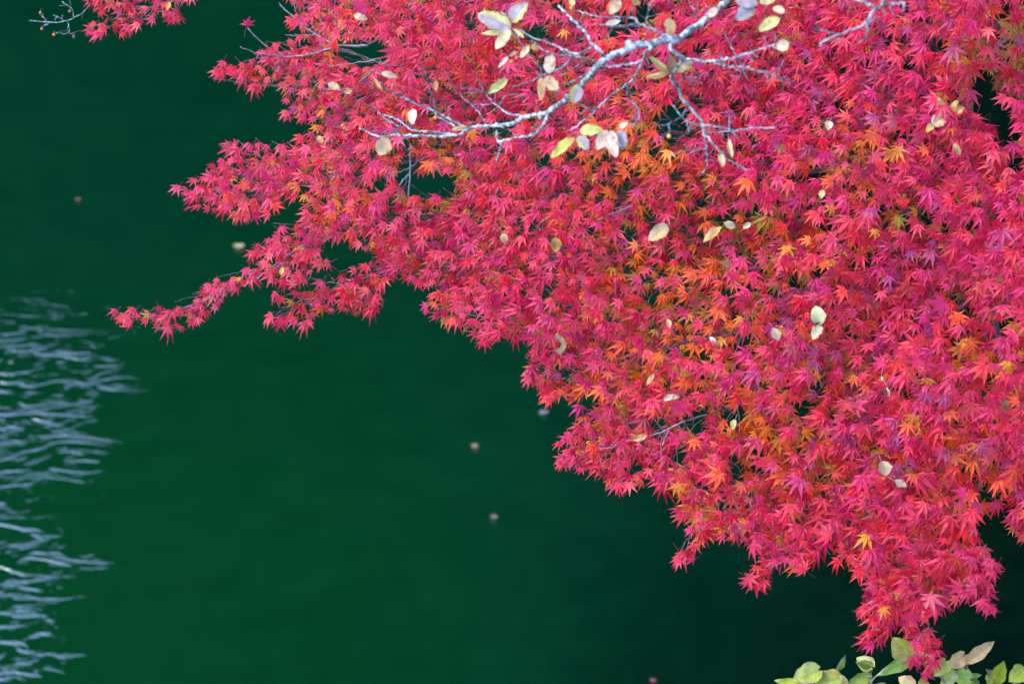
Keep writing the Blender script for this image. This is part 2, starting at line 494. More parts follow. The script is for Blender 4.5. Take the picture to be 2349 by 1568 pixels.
# outline of the crown as it hangs over the water
CROWN = [(640,-60),(640,0),(665,35),(650,62),(690,80),(640,90),(605,105),(570,140),(520,150),(475,178),(500,190),(545,185),(550,205),(590,228),(625,200),(650,240),(640,275),(680,292),(700,300),
 (660,325),(620,335),(590,320),(555,335),(520,315),(505,345),(475,375),(430,412),(392,452),(430,482),(480,492),(520,505),(555,522),(610,505),(650,478),(690,470),
 (670,505),(620,540),(570,570),(555,600),(590,612),(540,622),(465,652),(425,692),(345,708),(248,730),(285,755),(330,745),(385,778),(420,762),(460,755),(500,715),(520,685),(600,648),
 (650,672),(690,665),(722,630),(750,625),(770,590),(800,570),(850,592),(810,610),(770,632),(700,658),(610,692),(650,705),(590,735),(640,762),(705,762),(755,722),(850,738),(885,700),(895,645),(935,655),(975,670),(985,690),
 (955,712),(1000,742),(1040,765),(1080,775),(1110,815),(1150,785),(1205,800),(1190,875),(1250,930),(1300,925),(1330,955),(1270,1010),(1270,1080),(1330,1090),(1365,1100),(1390,1118),(1430,1138),(1490,1100),(1500,1135),(1540,1150),(1535,1185),
 (1570,1225),(1545,1305),(1585,1295),(1625,1250),(1700,1255),(1745,1285),(1690,1340),(1755,1365),(1775,1310),(1835,1310),(1880,1290),(1950,1315),(1975,1345),(1960,1410),(1990,1435),(1965,1495),(2005,1500),(2050,1440),(2090,1480),(2085,1530),(2145,1565),
 (2165,1480),(2130,1430),(2180,1390),(2250,1370),(2240,1405),(2285,1420),(2275,1360),(2260,1330),(2300,1335),(2300,1300),(2260,1260),(2240,1210),(2255,1180),(2310,1170),(2300,1215),(2345,1250),(2420,1230),(2420,-60)]
SPRAY = [(235,-70),(180,5),(215,35),(185,70),(210,100),(250,75),(285,90),(330,60),(380,45),(385,70),(425,55),(405,20),(450,5),(520,-70)]
GAPS = [(935,405,14,45),(1010,425,26,20),(1540,285,26,42),(1555,300,24,20),(2262,250,24,30),(2310,310,22,30),(2255,190,16,22),(845,128,36,20),(800,118,30,14),(2140,105,24,10),(2075,155,18,10),(1150,300,14,10),(985,430,14,18),
        (2180,750,6,5),(2290,270,20,24),(1225,520,16,10),(870,430,10,14),(1440,540,14,10),(1590,980,26,14),(1690,1080,14,18),(1880,885,14,10),(2215,715,14,12),(2330,380,10,20),(1350,920,16,16),(1680,960,20,14),(1840,945,16,10),(1255,160,14,12),(1230,80,16,12),(1450,50,30,18),(1480,30,20,16),(760,575,14,14),(1550,1045,18,16),(2265,1130,12,14),(2290,760,12,16)]
gr = random.Random(5)
for _ in range(190):
    gx0, gy0 = gr.uniform(760, 2340), gr.uniform(0, 1400)
    if gx0 < 1200 and gr.random() < .55: continue
    GAPS.append((gx0, gy0, gr.uniform(0, 9), gr.uniform(0, 7)))
def inside(poly, x, y):
    x = np.asarray(x)[:, None]; y = np.asarray(y)[:, None]
    p = np.array(poly, float); q = np.roll(p, -1, 0)
    cond = ((p[:, 1] > y) != (q[:, 1] > y)) & (x < (q[:, 0] - p[:, 0]) * (y - p[:, 1]) / (q[:, 1] - p[:, 1] + 1e-9) + p[:, 0])
    return cond.sum(1) % 2 == 1
def edge_dist(poly, x, y):
    P = np.stack([x, y], 1)[:, None, :]
    p = np.array(poly, float); q = np.roll(p, -1, 0); d = q - p
    t = np.clip(((P - p) * d).sum(2) / ((d * d).sum(1) + 1e-9), 0, 1)
    return np.linalg.norm(P - (p + t[..., None] * d), axis=2).min(1)
def sample(poly, dmin, ero, n, gm=20):
    p = np.array(poly, float)
    lo, hi = p.min(0), p.max(0)
    X = rng.uniform(lo[0], hi[0], n); Y = rng.uniform(lo[1], hi[1], n)
    ok = inside(poly, X, Y); X, Y = X[ok], Y[ok]
    e = edge_dist(poly, X, Y); ok = e > ero; X, Y, e = X[ok], Y[ok], e[ok]
    for gx_, gy_, rx, ry in GAPS:
        ok = ((X - gx_) / (rx + gm)) ** 2 + ((Y - gy_) / (ry + gm)) ** 2 > 1
        X, Y, e = X[ok], Y[ok], e[ok]
    cell, out = {}, []
    for i in range(len(X)):
        c = (int(X[i] // dmin), int(Y[i] // dmin)); good = True
        for a in (-1, 0, 1):
            for b in (-1, 0, 1):
                for k in cell.get((c[0] + a, c[1] + b), ()):
                    if (X[k] - X[i]) ** 2 + (Y[k] - Y[i]) ** 2 < dmin * dmin: good = False
        if good:
            cell.setdefault(c, []).append(i); out.append((X[i], Y[i], e[i]))
    return out

BOUGHS = [
 [(2210,110),(1700,80),(1250,50),(950,60),(843,104),(775,103),(700,62),(642,8)],
 [(2212,180),(1600,170),(1150,160),(900,150),(800,118),(700,128),(600,130),(560,140)],
 [(2214,220),(1600,230),(1150,240),(850,215),(700,200),(560,190),(490,182)],
 [(2215,260),(1650,300),(1150,340),(860,385),(700,420),(560,440),(420,455)],
 [(2220,320),(1700,420),(1200,480),(900,510),(720,560),(600,630),(520,668),(400,712),(262,733)],
 [(2225,380),(1700,540),(1250,590),(950,615),(800,650),(700,700),(612,735)],
 [(2230,430),(1800,600),(1400,680),(1180,730),(1070,720),(990,705)],
 [(2240,500),(1850,720),(1500,800),(1330,850),(1250,890)],
 [(2250,560),(1900,840),(1620,950),(1500,990),(1400,1030),(1290,1060)],
 [(2260,620),(2000,900),(1800,1050),(1620,1170),(1565,1285)],
 [(2270,700),(2100,1000),(1950,1200),(1820,1270),(1725,1335)],
 [(2280,780),(2180,1100),(2080,1300),(2020,1400),(1985,1480)],
 [(2290,850),(2250,1100),(2170,1300),(2130,1420),(2125,1540)],
 [(2300,900),(2320,1050),(2335,1150),(2330,1230)],
 [(2225,140),(2290,110),(2345,60),(2400,30)],
 [(2200,-260),(1500,-330),(900,-240),(560,-90),(420,-10),(320,30),(230,70)],
]
def resample(pts, n):
    pts = np.asarray(pts, float)
    # smooth with a Catmull-Rom pass, then even spacing
    P = np.vstack([2 * pts[0] - pts[1], pts, 2 * pts[-1] - pts[-2]])
    out = []
    for i in range(1, len(P) - 2):
        for t in np.linspace(0, 1, 12, endpoint=False):
            a, b, c, d = P[i - 1], P[i], P[i + 1], P[i + 2]
            out.append(.5 * ((2 * b) + (c - a) * t + (2 * a - 5 * b + 4 * c - d) * t * t + (3 * b - a - 3 * c + d) * t ** 3))
    out.append(pts[-1]); out = np.array(out)
    s = np.concatenate([[0], np.cumsum(np.linalg.norm(np.diff(out, axis=0), axis=1))])
    g = np.linspace(0, s[-1], n)
    return np.stack([np.interp(g, s, out[:, k]) for k in range(out.shape[1])], 1)

MAPLE_BASE = np.array([2.9, 6.3, bank_h(2.9, 6.3) - 0.15])
maple = thing("maple_tree", MAPLE_BASE, "crimson Japanese maple leaning out over the green river, its crown filling the right half", "tree")
trunk_pts = [MAPLE_BASE, np.array([2.75, 6.2, 2.9]), np.array([2.5, 6.0, 4.0]), at(2345, 900, 6.35), at(2285, 620, 6.45), at(2240, 380, 6.6), at(2212, 200, 6.75), at(2205, 60, 6.9), at(2200, -270, 7.1)]
tp = resample(trunk_pts, 40)
m = MB(); m.tube(tp + rng.normal(0, .004, tp.shape), np.interp(np.linspace(0, 1, 40), [0, .12, .4, .75, 1], [.17, .12, .06, .018, .012]), 12, (.36, .32, .32))
m.build("trunk", M_MBARK, maple, smooth=True)

# leaf positions: (x, y, edge distance, layer)
pts = []
for poly in (CROWN, SPRAY):
    for layer, (dm, ero, n) in enumerate([(20.5, 7, 130000), (22.5, 12, 110000), (25, 30, 90000), (29, 48, 70000)]):
        if poly is SPRAY and layer > 1: continue
        for x, y, e in sample(poly, dm, ero, n, 12 + 3 * min(layer, 2)): pts.append((x, y, e, layer))
polylines = [resample(b, 60) for b in BOUGHS]
allp = np.concatenate(polylines); owner = np.repeat(np.arange(len(BOUGHS)), 60); par = np.tile(np.arange(60), len(BOUGHS))
leafm = [MB() for _ in BOUGHS]; woodm = [MB() for _ in BOUGHS]
def bough_depth(b, k):
    x, y = polylines[b][k]
    t = k / 59
    return surf(min(x, 2349), max(y, -100)) + .46 * (1 - t) ** 1.2 + .13
bough3d = []
for b, pl in enumerate(polylines):
    q = np.array([at(x, y, bough_depth(b, k)) for k, (x, y) in enumerate(pl)])
    # root the bough in the trunk
    j = np.argmin(np.linalg.norm(tp - q[0], axis=1))
    w = np.clip(1 - np.arange(60) / 10, 0, 1)[:, None]
    q = q + w * (tp[j] - q[0])
    q += rng.normal(0, .0022, q.shape)
    bough3d.append(q)
    woodm[b].tube(q, np.interp(np.linspace(0, 1, 60), [0, .4, .8, 1], [.010, .0055, .0020, .0007]), 7, (.55, .44, .48))
node_last = {}
for x, y, e, layer in pts:
    d2 = (allp[:, 0] - x) ** 2 + (allp[:, 1] - y) ** 2
    i = int(np.argmin(d2)); b, k = int(owner[i]), int(par[i])
    pl = polylines[b]
    bd = nrm(pl[min(k + 2, 59)] - pl[max(k - 2, 0)])
    off = [rng.uniform(-.06, .06), rng.uniform(.07, .22), rng.uniform(.24, .45), rng.uniform(.42, .68)][layer] + (b % 3 - 1) * .03
    fo_ = field(ORANGE, x, y) + field(OLIVE, x, y)
    if layer == 0 and rng.random() < min(.6, .5 * fo_): continue
    D = surf(x, y) + off
    # leaves hang: tips fall down and outwards along the bough
    a = rng.normal(0, .62)
    t2 = nrm(np.array([bd[0] * .45, .75 + bd[1] * .35]))
    t2 = np.array([t2[0] * math.cos(a) - t2[1] * math.sin(a), t2[0] * math.sin(a) + t2[1] * math.cos(a)])
    R = .0295 * min(1.4, max(.5, rng.lognormal(0, .24))) * (1 + .16 * (x - 1174) / 1174) * min(1, .74 + e / 130)
    tip = RIGHT * t2[0] - UPV * t2[1] + FWD * rng.normal(.05, .2)
    nrmv = -FWD * .75 + np.array([0, 0, 1]) * .62 + rng.normal(0, .40 if layer == 0 else .34, 3)
    c = at(x, y, D)
    tn = nrm(tip)
    anchor = c - tn * R * .42
    place_leaf(leafm[b], anchor, tip, nrmv, R, pick_tint(x, y, layer))
    # twigs: every few leaves a twig leaves the bough upstream and reaches the leaf's petiole
    key = (b, int(x // 58), int(y // 58), min(layer, 1))
    if key not in node_last and layer < 3 and (e > 22 or layer == 0) and x < 2130:
        node_last[key] = 1
        ku = max(2, k - 3 - int(math.sqrt(d2[i]) / 60))
        s = bough3d[b][ku]; epos = anchor - tn * R * .8 + FWD * .012
        mid = s * .45 + epos * .55 + UPV * rng.normal(.0, .008) + RIGHT * rng.normal(0, .008) + FWD * .015
        q = resample([s, mid, epos], 7)
        q[1:-1] += rng.normal(0, .0025, (5, 3))
        ln = np.linalg.norm(epos - s)
        woodm[b].tube(q, np.linspace(.0010 + min(.0018, ln * .003), .0007, 7), 4, (.75, .48, .56))

for poly in (CROWN, SPRAY):
    P_ = np.array(poly, float)
    for i in range(len(P_)):
        a0, b0, c0 = P_[i - 1], P_[i], P_[(i + 1) % len(P_)]
        if b0[0] > 2349 or b0[1] < -20: continue
        u0, u1 = nrm(a0 - b0), nrm(c0 - b0)
        inw = u0 + u1
        if np.linalg.norm(inw) < .35: continue
        inw = nrm(inw)
        if not inside(poly, [b0[0] + inw[0] * 6], [b0[1] + inw[1] * 6])[0]: continue
        for rep_ in range(1 if rng.random() < .5 else 2):
            a = rng.normal(0, .25) + (0 if rep_ == 0 else rng.choice([-.7, .7]))
            t2 = -inw * .75 + np.array([0, .45]); t2 = nrm(t2)
            t2 = np.array([t2[0] * math.cos(a) - t2[1] * math.sin(a), t2[0] * math.sin(a) + t2[1] * math.cos(a)])
            R = .0285 * rng.uniform(.8, 1.15); x, y = b0 + inw * (4 if rep_ == 0 else 26)
            D = surf(x, y) + rng.uniform(-.04, .06)
            tip = RIGHT * t2[0] - UPV * t2[1] + FWD * rng.normal(.05, .2)
            d2 = (allp[:, 0] - x) ** 2 + (allp[:, 1] - y) ** 2; b = int(owner[int(np.argmin(d2))])
            anchor = at(x, y, D) - nrm(RIGHT * t2[0] - UPV * t2[1]) * R * 1.05
            place_leaf(leafm[b], anchor, tip, -FWD * .8 + np.array([0, 0, 1]) * .5 + rng.normal(0, .3, 3), R, pick_tint(x, y, 0))
# twigs that show against the water at the left rim
def Z6(x, y): return ((600 + x * .2551) * .9176, y * .2551 * .9176)
def Z3(x, y): return ((1500 + x * .28056) * .9176, y * .28056 * .9176)
RIM = [(0, [Z6(390,45), Z6(580,215), Z6(740,335), Z6(960,440), Z6(1250,445)], .0016, .0030),
       (0, [Z6(530,10), Z6(545,110), Z6(580,215)], .0011, .0016),
       (1, [Z6(75,275), Z6(190,400), Z6(290,475), Z6(400,545), Z6(560,550), Z6(700,525), Z6(980,450)], .0014, .0028),
       (1, [Z6(0,460), Z6(100,500), Z6(200,525), Z6(330,540), Z6(420,555)], .0010, .0016),
       (1, [Z6(440,345), Z6(560,352), Z6(740,335)], .0009, .0014),
       (2, [Z6(820,655), Z6(1000,640), Z6(1200,605), Z6(1390,570), Z6(1340,660), Z6(1160,810)], .0012, .0018),
       (2, [Z6(740,840), Z6(860,875), Z6(960,880), Z6(1060,865)], .0010, .0012),
       (3, [(1000,345),(960,370),(930,390),(890,400)], .0014, .0022), (3, [(942,330),(940,400),(936,470)], .0019, .0023), (3, [(936,400),(915,425)], .0018, .0024),
       (6, [(1370,505),(1400,492),(1460,470)], .0018, .0024), (8, [(1490,1000),(1530,985),(1570,965)], .0015, .0022), (8, [(1535,985),(1520,1020)], .0014, .0018),
       (4, [Z3(1500,1210), Z3(1430,1270), Z3(1360,1315)], .0022, .0028), (8, [(1370,1028),(1405,1025),(1420,1015)], .0010, .0014), (4, [(560,655),(600,632),(640,600),(700,560)], .0018, .0026)]
for b, pl, r0, r1 in RIM:
    q = resample([at(x, y, surf(x, y) + .005) for x, y in pl], 18)
    woodm[b].tube(q + rng.normal(0, .0008, q.shape), np.linspace(r0, r1, 18), 6, (.66, .62, .72))
place_leaf(leafm[1], at(565, 58, surf(565, 58)), RIGHT * .2 + UPV * 1, -FWD + UPV * .2, .030, TINTS['magenta'], 7)
# odd coloured leaves lying on top of the crown
for x, y, b, k, R in [(1989, 1243, 11, 'amber', .047), (2025, 1404, 11, 'amber', .030), (1297, 80, 1, 'amber', .032), (1380, 905, 8, 'orange', .05), (1345, 900, 8, 'orange', .045), (2182, 300, 3, 'orange', .032),
                      (1805, 580, 7, 'amber', .045), (1470, 370, 3, 'orange', .05), (1440, 300, 3, 'orange', .05), (985, 385, 3, 'orange', .042)]:
    R *= .78
    place_leaf(leafm[b], at(x, y, surf(x, y) - .05) + UPV * R * .4, -UPV + RIGHT * rng.normal(0, .3), -FWD * .8 + UPV * .5, R, np.array(TINTS[k]) * np.array([1.0, 1.0 if k == 'amber' else 1.25, 1.2]), int(rng.integers(0, 3)))
BLABEL = {14: "olive brown foliage at the upper edge", 15: "separate red spray hanging over the water"}
for b in range(len(BOUGHS)):
    w = woodm[b].build("branch", M_MBARK, maple, smooth=True)
    f = leafm[b].build("foliage", M_MAPLE, w)
    if b in BLABEL: f['label'] = BLABEL[b]

# ------------------------------------------------------------------ broad leaves
def broad_leaf(m, base, tip, width, normal, tint, tint2=None, fold=.25, curl=.2, heart=.0, wave=.03, sharp=1.0, seed=0, mid=.42):
    r = random.Random(seed)
    base = np.asarray(base, float); tip = np.asarray(tip, float)
    ax = tip - base; L = np.linalg.norm(ax); t = ax / L
    n = nrm(normal - t * np.dot(normal, t)); s = np.cross(t, n)
    NT, US = 13, (-1, -.55, 0, .55, 1)
    ph = r.uniform(0, 6); asy = r.uniform(.82, 1.18); bow = r.uniform(-.09, .09); V, C, UV = [], [], []
    for i in range(NT):
        v = i / (NT - 1)
        pa, pb = (.45, .92) if heart else (.62 * sharp * mid / .42, .80 * sharp)
        vm = pa / (pa + pb)
        w = (v ** pa * (1 - v) ** pb) / (vm ** pa * (1 - vm) ** pb) * width / 2
        w *= 1 + .06 * math.sin(v * 17 + ph) + .03 * r.uniform(-1, 1)
        if i == 0: w = width * .10
        for u in US:
            back = -heart * L * .16 * (abs(u) ** 1.5) * max(0, 1 - v / .35)
            w2 = w * (asy if u < 0 else 2 - asy)
            z = fold * abs(u) * w - curl * L * (v - .35) ** 2 + wave * L * math.sin(v * 9 + u * 2.2 + ph) * abs(u)
            V.append(base + t * (v * L + back) + s * (u * w2 + bow * L * v * v) + n * z)
            C.append(tint if (tint2 is None or u < 0.0 or (u == 0)) else tint2); UV.append((u, v))
    nu = len(US)
    F = [(i * nu + k, i * nu + k + 1, (i + 1) * nu + k + 1, (i + 1) * nu + k) for i in range(NT - 1) for k in range(nu - 1)]
    m.add(V, F, np.array(C, float), UV)

CREAM, TAN, BEIGE = (.66, .46, .24), (.48, .25, .085), (.54, .34, .18)
YEL, LAV, PINKISH = (.58, .49, .16), (.40, .30, .28), (.68, .44, .30)
WHITE, GREY = (.70, .54, .38), (.34, .30, .26)

# ------------------------------------------------------------------ lichen-covered tree in front
def Z1(x, y): return (x * .3826 * .9176, y * .3826 * .9176)
def Z2(x, y): return ((800 + x * .3826) * .9176, y * .3826 * .9176)
def Z3(x, y): return ((1500 + x * .28056) * .9176, y * .28056 * .9176)
def Z4(x, y): return ((2000 + x * .28056) * .9176, y * .28056 * .9176)
def Z5(x, y): return ((1060 + x * .1913) * .9176, y * .1913 * .9176)
def ldepth(x, y): return 4.72 + .42 * max(0, (1500 - x)) / 700 + .05 * math.sin(x * .013) + .04 * math.sin(y * .03 + 1) + .12 * max(0, (y - 150)) / 250
TREE2 = np.array([4.4, 3.6, bank_h(4.4, 3.6) - .1])
lich = thing("bare_tree", TREE2, "nearly bare tree with pale lichen covered branches reaching in front of the red maple", "tree")
TOPJ = at(2080, -420, 4.55)
t2 = resample([TREE2, TREE2 + (-.15, .1, 1.6), TREE2 + (-.5, .2, 3.0), TREE2 + (-1.1, .3, 3.9), TOPJ + np.array([.5, 0, .3]), TOPJ], 30)
m = MB(); m.tube(t2 + rng.normal(0, .004, t2.shape), np.linspace(.11, .018, 30), 12)
m.build("trunk", M_LICHEN, lich, smooth=True)
TW = (.50, .44, .50)
PXM = K * 4.75 / 2560     # metres per full-picture pixel at the limb
def put(m, pl, w0, w1, dz=0.0, lead=None, tint=(1, 1, 1), depth=None):
    P3 = [at(x, y, (ldepth(x, y) if depth is None else depth(x, y)) + dz) for x, y in pl]
    if lead is not None: P3 = [np.asarray(l, float) for l in lead] + P3
    n = max(10, len(P3) * 7)
    q = resample(P3, n)
    rad = np.linspace(w0 * (.92 if w0 > 12 else .80), w1 * .80, n) * .5 * PXM * (1 + .16 * rng.uniform(-1, 1, n))
    q[1:-1] += rng.normal(0, .0009, (n - 2, 3))
    m.tube(q, rad, 9, tint)
    if w0 < 12:                            # short spurs along the finer wood
        for i in rng.choice(np.arange(2, n - 2), size=max(1, n // 11), replace=False):
            d_ = nrm(q[i + 1] - q[i - 1]); sd = nrm(np.cross(d_, FWD)) * rng.choice([-1, 1])
            e = q[i] + nrm(d_ * rng.uniform(.4, 1.2) + sd + FWD * rng.normal(0, .3)) * rng.uniform(12, 46) * PXM
            m.tube([q[i], (q[i] + e) / 2 + sd * .0012, e], [rad[i] * .6, 1.2 * PXM, .8 * PXM], 5, TW)
    for i in range(4, n - 3, 7):          # small knots and bud scars
        if rng.random() < .6: m.ball(q[i] + rng.normal(0, rad[i] * .5, 3), rad[i] * rng.uniform(.9, 1.25), tint, 7, 5)
    return q
TW = (.50, .44, .50)
m = MB()
put(m, [Z3(1140,0), Z3(1050,80), Z3(900,210), Z3(790,270), Z3(740,320), Z3(690,350)], 23, 21, lead=[TOPJ, at(1850, -170, 4.62)])
put(m, [Z3(690,350), Z3(560,360), Z3(460,385), Z3(330,400), Z3(250,440), Z3(130,490), Z3(0,560), Z2(1770,480), Z2(1720,540), Z2(1650,610), Z2(1540,700), Z2(1480,735), Z2(1340,765)], 21, 14)
put(m, [Z2(1340,765), Z2(1250,810), Z2(1100,825), Z2(980,840), Z2(920,878), Z2(870,885), Z2(760,890), Z2(600,885), Z2(490,880), Z2(380,890), Z2(260,840)], 14, 4)
br = m.build("branch", M_LICHEN, lich, smooth=True); br['label'] = "thick pale main limb"
m = MB()
put(m, [Z3(690,350), Z3(620,420), Z3(680,480), Z3(730,530), Z3(660,640), Z3(640,710), Z3(700,780), Z3(730,880), Z3(800,960), Z3(860,1030), Z3(910,1090), Z3(930,1180)], 12, 9)
put(m, [Z3(930,1180), Z3(945,1290), Z3(955,1480), Z3(880,1568)], 7, 4)
put(m, [Z3(930,1180), Z3(990,1260), Z3(1080,1360), Z3(1180,1440), Z3(1330,1530)], 7, 4)
put(m, [Z3(910,1110), Z3(1050,1130), Z3(1150,1150), Z3(1220,1160), Z3(1390,1140), Z3(1560,1140)], 6, 4, tint=(.68, .66, .70))
put(m, [Z3(930,1175), Z3(1060,1178), Z3(1180,1165)], 5, 4, tint=TW); put(m, [Z3(1150,1150), Z3(1150,1090), Z3(1157,1030)], 4, 3, tint=TW)
put(m, [Z3(1150,1150), Z3(1230,1220)], 4, 3, tint=TW)
put(m, [Z3(910,1130), Z3(790,1090), Z3(730,1040), Z3(650,940)], 7, 4, tint=(.68, .66, .70)); put(m, [Z3(730,1040), Z3(600,1110), Z3(480,1110)], 6, 4, tint=TW)
put(m, [Z3(730,1040), Z3(770,970), Z3(790,900)], 6, 4, tint=TW); put(m, [Z3(770,1080), Z3(790,1180), Z3(700,1230)], 5, 3, tint=TW); put(m, [Z3(620,1105), Z3(615,1200)], 5, 3, tint=TW)
put(m, [Z3(950,1330), Z3(800,1330), Z3(700,1360), Z3(600,1395)], 5, 3, tint=TW)
put(m, [Z3(730,600), Z3(740,680), Z3(780,720), Z3(920,740)], 8, 3, tint=TW); put(m, [Z3(760,690), Z3(850,690), Z3(960,650)], 5, 3, tint=TW)
m.build("branch", M_LICHEN, lich, smooth=True)
m = MB()
put(m, [Z3(730,530), Z3(790,525), Z3(900,540), Z3(1000,550), Z3(1110,530), Z3(1240,505), Z3(1370,460), Z3(1480,425), Z3(1560,400), Z3(1700,380)], 9, 5, tint=(.9, .9, .92))
put(m, [Z3(1000,550), Z3(1130,590), Z3(1290,600), Z3(1400,630), Z3(1560,670), Z3(1620,720), Z3(1640,830)], 8, 4, tint=(.68, .66, .70))
put(m, [Z3(1560,670), Z3(1740,740)], 4, 3, tint=TW); put(m, [Z3(1290,600), Z3(1200,470), Z3(1110,290)], 5, 3, tint=TW); put(m, [Z3(1270,600), Z3(1240,700)], 4, 3, tint=TW)
put(m, [Z3(1480,425), Z3(1465,320)], 4, 2.5, tint=TW); put(m, [Z3(1570,400), Z3(1560,290)], 4, 2.5, tint=TW); put(m, [Z3(1560,670), Z3(1610,600), Z3(1640,530)], 4, 3, tint=TW); put(m, [Z3(1520,660), Z3(1490,750)], 4, 3, tint=TW)
m.build("branch", M_LICHEN, lich, smooth=True)
m = MB()
put(m, [Z3(510,382), Z3(410,470), Z3(370,560), Z3(310,680), Z3(250,740), Z3(130,830), Z3(0,940), Z2(1750,770), Z2(1640,850)], 9, 4, tint=(.95, .95, .97))
put(m, [Z3(250,740), Z3(245,830), Z3(290,910), Z3(330,960), Z3(350,1010), Z3(340,1070), Z3(260,1150)], 7, 4, tint=(.68, .66, .70))
put(m, [Z3(330,960), Z3(300,1040), Z3(270,1080)], 4, 3, tint=TW); put(m, [Z3(0,580), Z3(150,590), Z3(260,570), Z3(360,550)], 7, 6)
put(m, [Z2(1830,695), Z2(1790,720), Z2(1740,700), Z2(1680,660)], 6, 3, tint=TW)
m.build("branch", M_LICHEN, lich, smooth=True)
m = MB()
put(m, [Z3(640,330), Z3(540,290), Z3(450,250), Z3(350,210), Z3(290,160), Z3(0,150), Z2(1640,60)], 8, 4, tint=(.68, .66, .70))
put(m, [Z3(350,210), Z3(150,240), Z3(0,220)], 6, 4, tint=TW); put(m, [Z3(290,160), Z3(290,40), Z3(250,-40)], 5, 3, tint=TW); put(m, [Z3(410,200), Z3(440,60)], 4, 3, tint=TW)
put(m, [Z3(850,180), Z3(850,120), Z3(780,0)], 5, 3, tint=TW); put(m, [Z3(860,130), Z3(980,60)], 4, 3, tint=TW)
put(m, [Z2(1830,410), Z2(1850,350), Z2(1770,280), Z2(1740,220), Z2(1640,120), Z2(1560,40)], 10, 7)
put(m, [Z5(2300,830), Z5(2020,740), Z5(1700,710), Z5(1540,640), Z5(1400,520)], 7, 4, tint=TW)
put(m, [Z5(2210,610), Z5(1980,700), Z5(1620,560), Z5(1400,490), Z5(1300,420), Z5(1170,380)], 7, 4, tint=(.68, .66, .70))
put(m, [Z5(1980,720), Z5(1800,880), Z5(1640,940), Z5(1500,1010), Z5(1380,1070), Z5(1160,1140)], 7, 4, tint=TW)
put(m, [Z5(1540,910), Z5(1400,760), Z5(1310,620), Z5(1180,450)], 4, 3, tint=TW)
put(m, [Z5(2150,960), Z5(1900,1090), Z5(1750,1160)], 6, 4, tint=TW); put(m, [Z5(2080,800), Z5(1900,930), Z5(1760,1000)], 4, 3, tint=TW)
put(m, [Z5(1860,1220), Z5(1720,1190), Z5(1580,1130), Z5(1480,1060)], 4, 3, tint=TW)
m.build("branch", M_LICHEN, lich, smooth=True)
m = MB()
put(m, [Z5(1300,1520), Z5(1100,1480), Z5(900,1340), Z5(800,1220), Z5(720,1050), Z5(690,950)], 8, 4, tint=(.68, .66, .70))
put(m, [Z5(880,1370), Z5(660,1370)], 5, 3, tint=TW); put(m, [Z5(790,1210), Z5(640,1170), Z5(490,1150)], 5, 3, tint=TW); put(m, [Z5(980,1380), Z5(1080,1250), Z5(1400,1250)], 4, 3, tint=TW)
put(m, [Z2(1090,805), Z5(650,1400), Z5(500,1260), Z5(400,1140), Z5(330,1030)], 6, 4, tint=TW)
put(m, [Z2(980,840), Z2(870,790), Z2(760,730), Z2(650,690), Z2(540,640), Z2(460,600), Z2(390,540)], 9, 4, tint=(.68, .66, .70))
put(m, [Z2(760,730), Z2(735,620), Z2(700,540), Z2(650,450)], 5, 3, tint=TW); put(m, [Z2(715,705), Z2(718,600), Z2(690,470)], 4, 3, tint=TW)
put(m, [Z2(640,690), Z2(560,630), Z2(500,560)], 4, 3, tint=TW); put(m, [Z2(890,830), Z2(800,780), Z2(750,740)], 7, 4)
put(m, [Z2(560,650), Z2(480,600), Z2(410,560)], 4, 3, tint=TW)
put(m, [Z2(870,875), Z2(740,862), Z2(600,850), Z2(560,820), Z2(480,770), Z2(380,740)], 7, 4)
put(m, [Z2(480,870), Z2(510,830), Z2(420,770), Z2(350,690)], 5, 3, tint=TW); put(m, [Z2(600,890), Z2(530,920), Z2(515,970)], 5, 3, tint=TW); put(m, [Z2(490,870), Z2(460,850), Z2(400,870)], 5, 3, tint=TW)
m.build("branch", M_LICHEN, lich, smooth=True)
m = MB()
put(m, [Z2(1500,730), Z2(1450,820), Z2(1400,880), Z2(1300,895), Z2(1180,920), Z2(1155,905), Z2(1155,850)], 9, 6)
put(m, [Z2(1160,915), Z2(1190,950), Z2(1170,1000), Z2(1155,1060)], 9, 5, tint=(.9, .9, .9)); put(m, [Z2(1400,880), Z2(1380,850), Z2(1430,800)], 5, 3, tint=TW)
m.build("branch", M_LICHEN, lich, smooth=True)
def d18(x, y): return 4.35
m = MB()
put(m, [Z4(750,0), Z4(680,60), Z4(630,150), Z4(590,190), Z4(530,240), Z4(420,270), Z4(320,320), Z4(200,370), Z4(180,420)], 13, 5, depth=d18, lead=[TOPJ, at(2140, -200, 4.4)], tint=(.8, .84, .88))
put(m, [Z4(590,190), Z4(600,270), Z4(595,350)], 8, 6, depth=d18, tint=(.8, .8, .85)); put(m, [Z4(660,50), Z4(580,20), Z4(480,-10)], 8, 6, depth=d18)
put(m, [Z4(720,35), Z4(830,30), Z4(930,35), Z4(915,110)], 7, 5, depth=d18, tint=(.8, .8, .85)); put(m, [Z4(580,190), Z4(660,180), Z4(740,165)], 7, 5, depth=d18, tint=TW); put(m, [Z4(330,310), Z4(240,280), Z4(120,255)], 6, 4, depth=d18, tint=TW); put(m, [Z4(360,300), Z4(350,370)], 6, 5, depth=d18, tint=TW)
m.build("branch", M_LICHEN, lich, smooth=True)
def d1(x, y): return surf(x, y) + .02
m = MB()
put(m, [Z1(620,10), Z1(560,70), Z1(510,100), Z1(450,135), Z1(400,150), Z1(310,145), Z1(190,135)], 8, 3, depth=d1, lead=[TOPJ, at(1400, -350, 5.2), at(700, -180, 6.2), at(330, -40, 6.75)], tint=(.8, .84, .88))
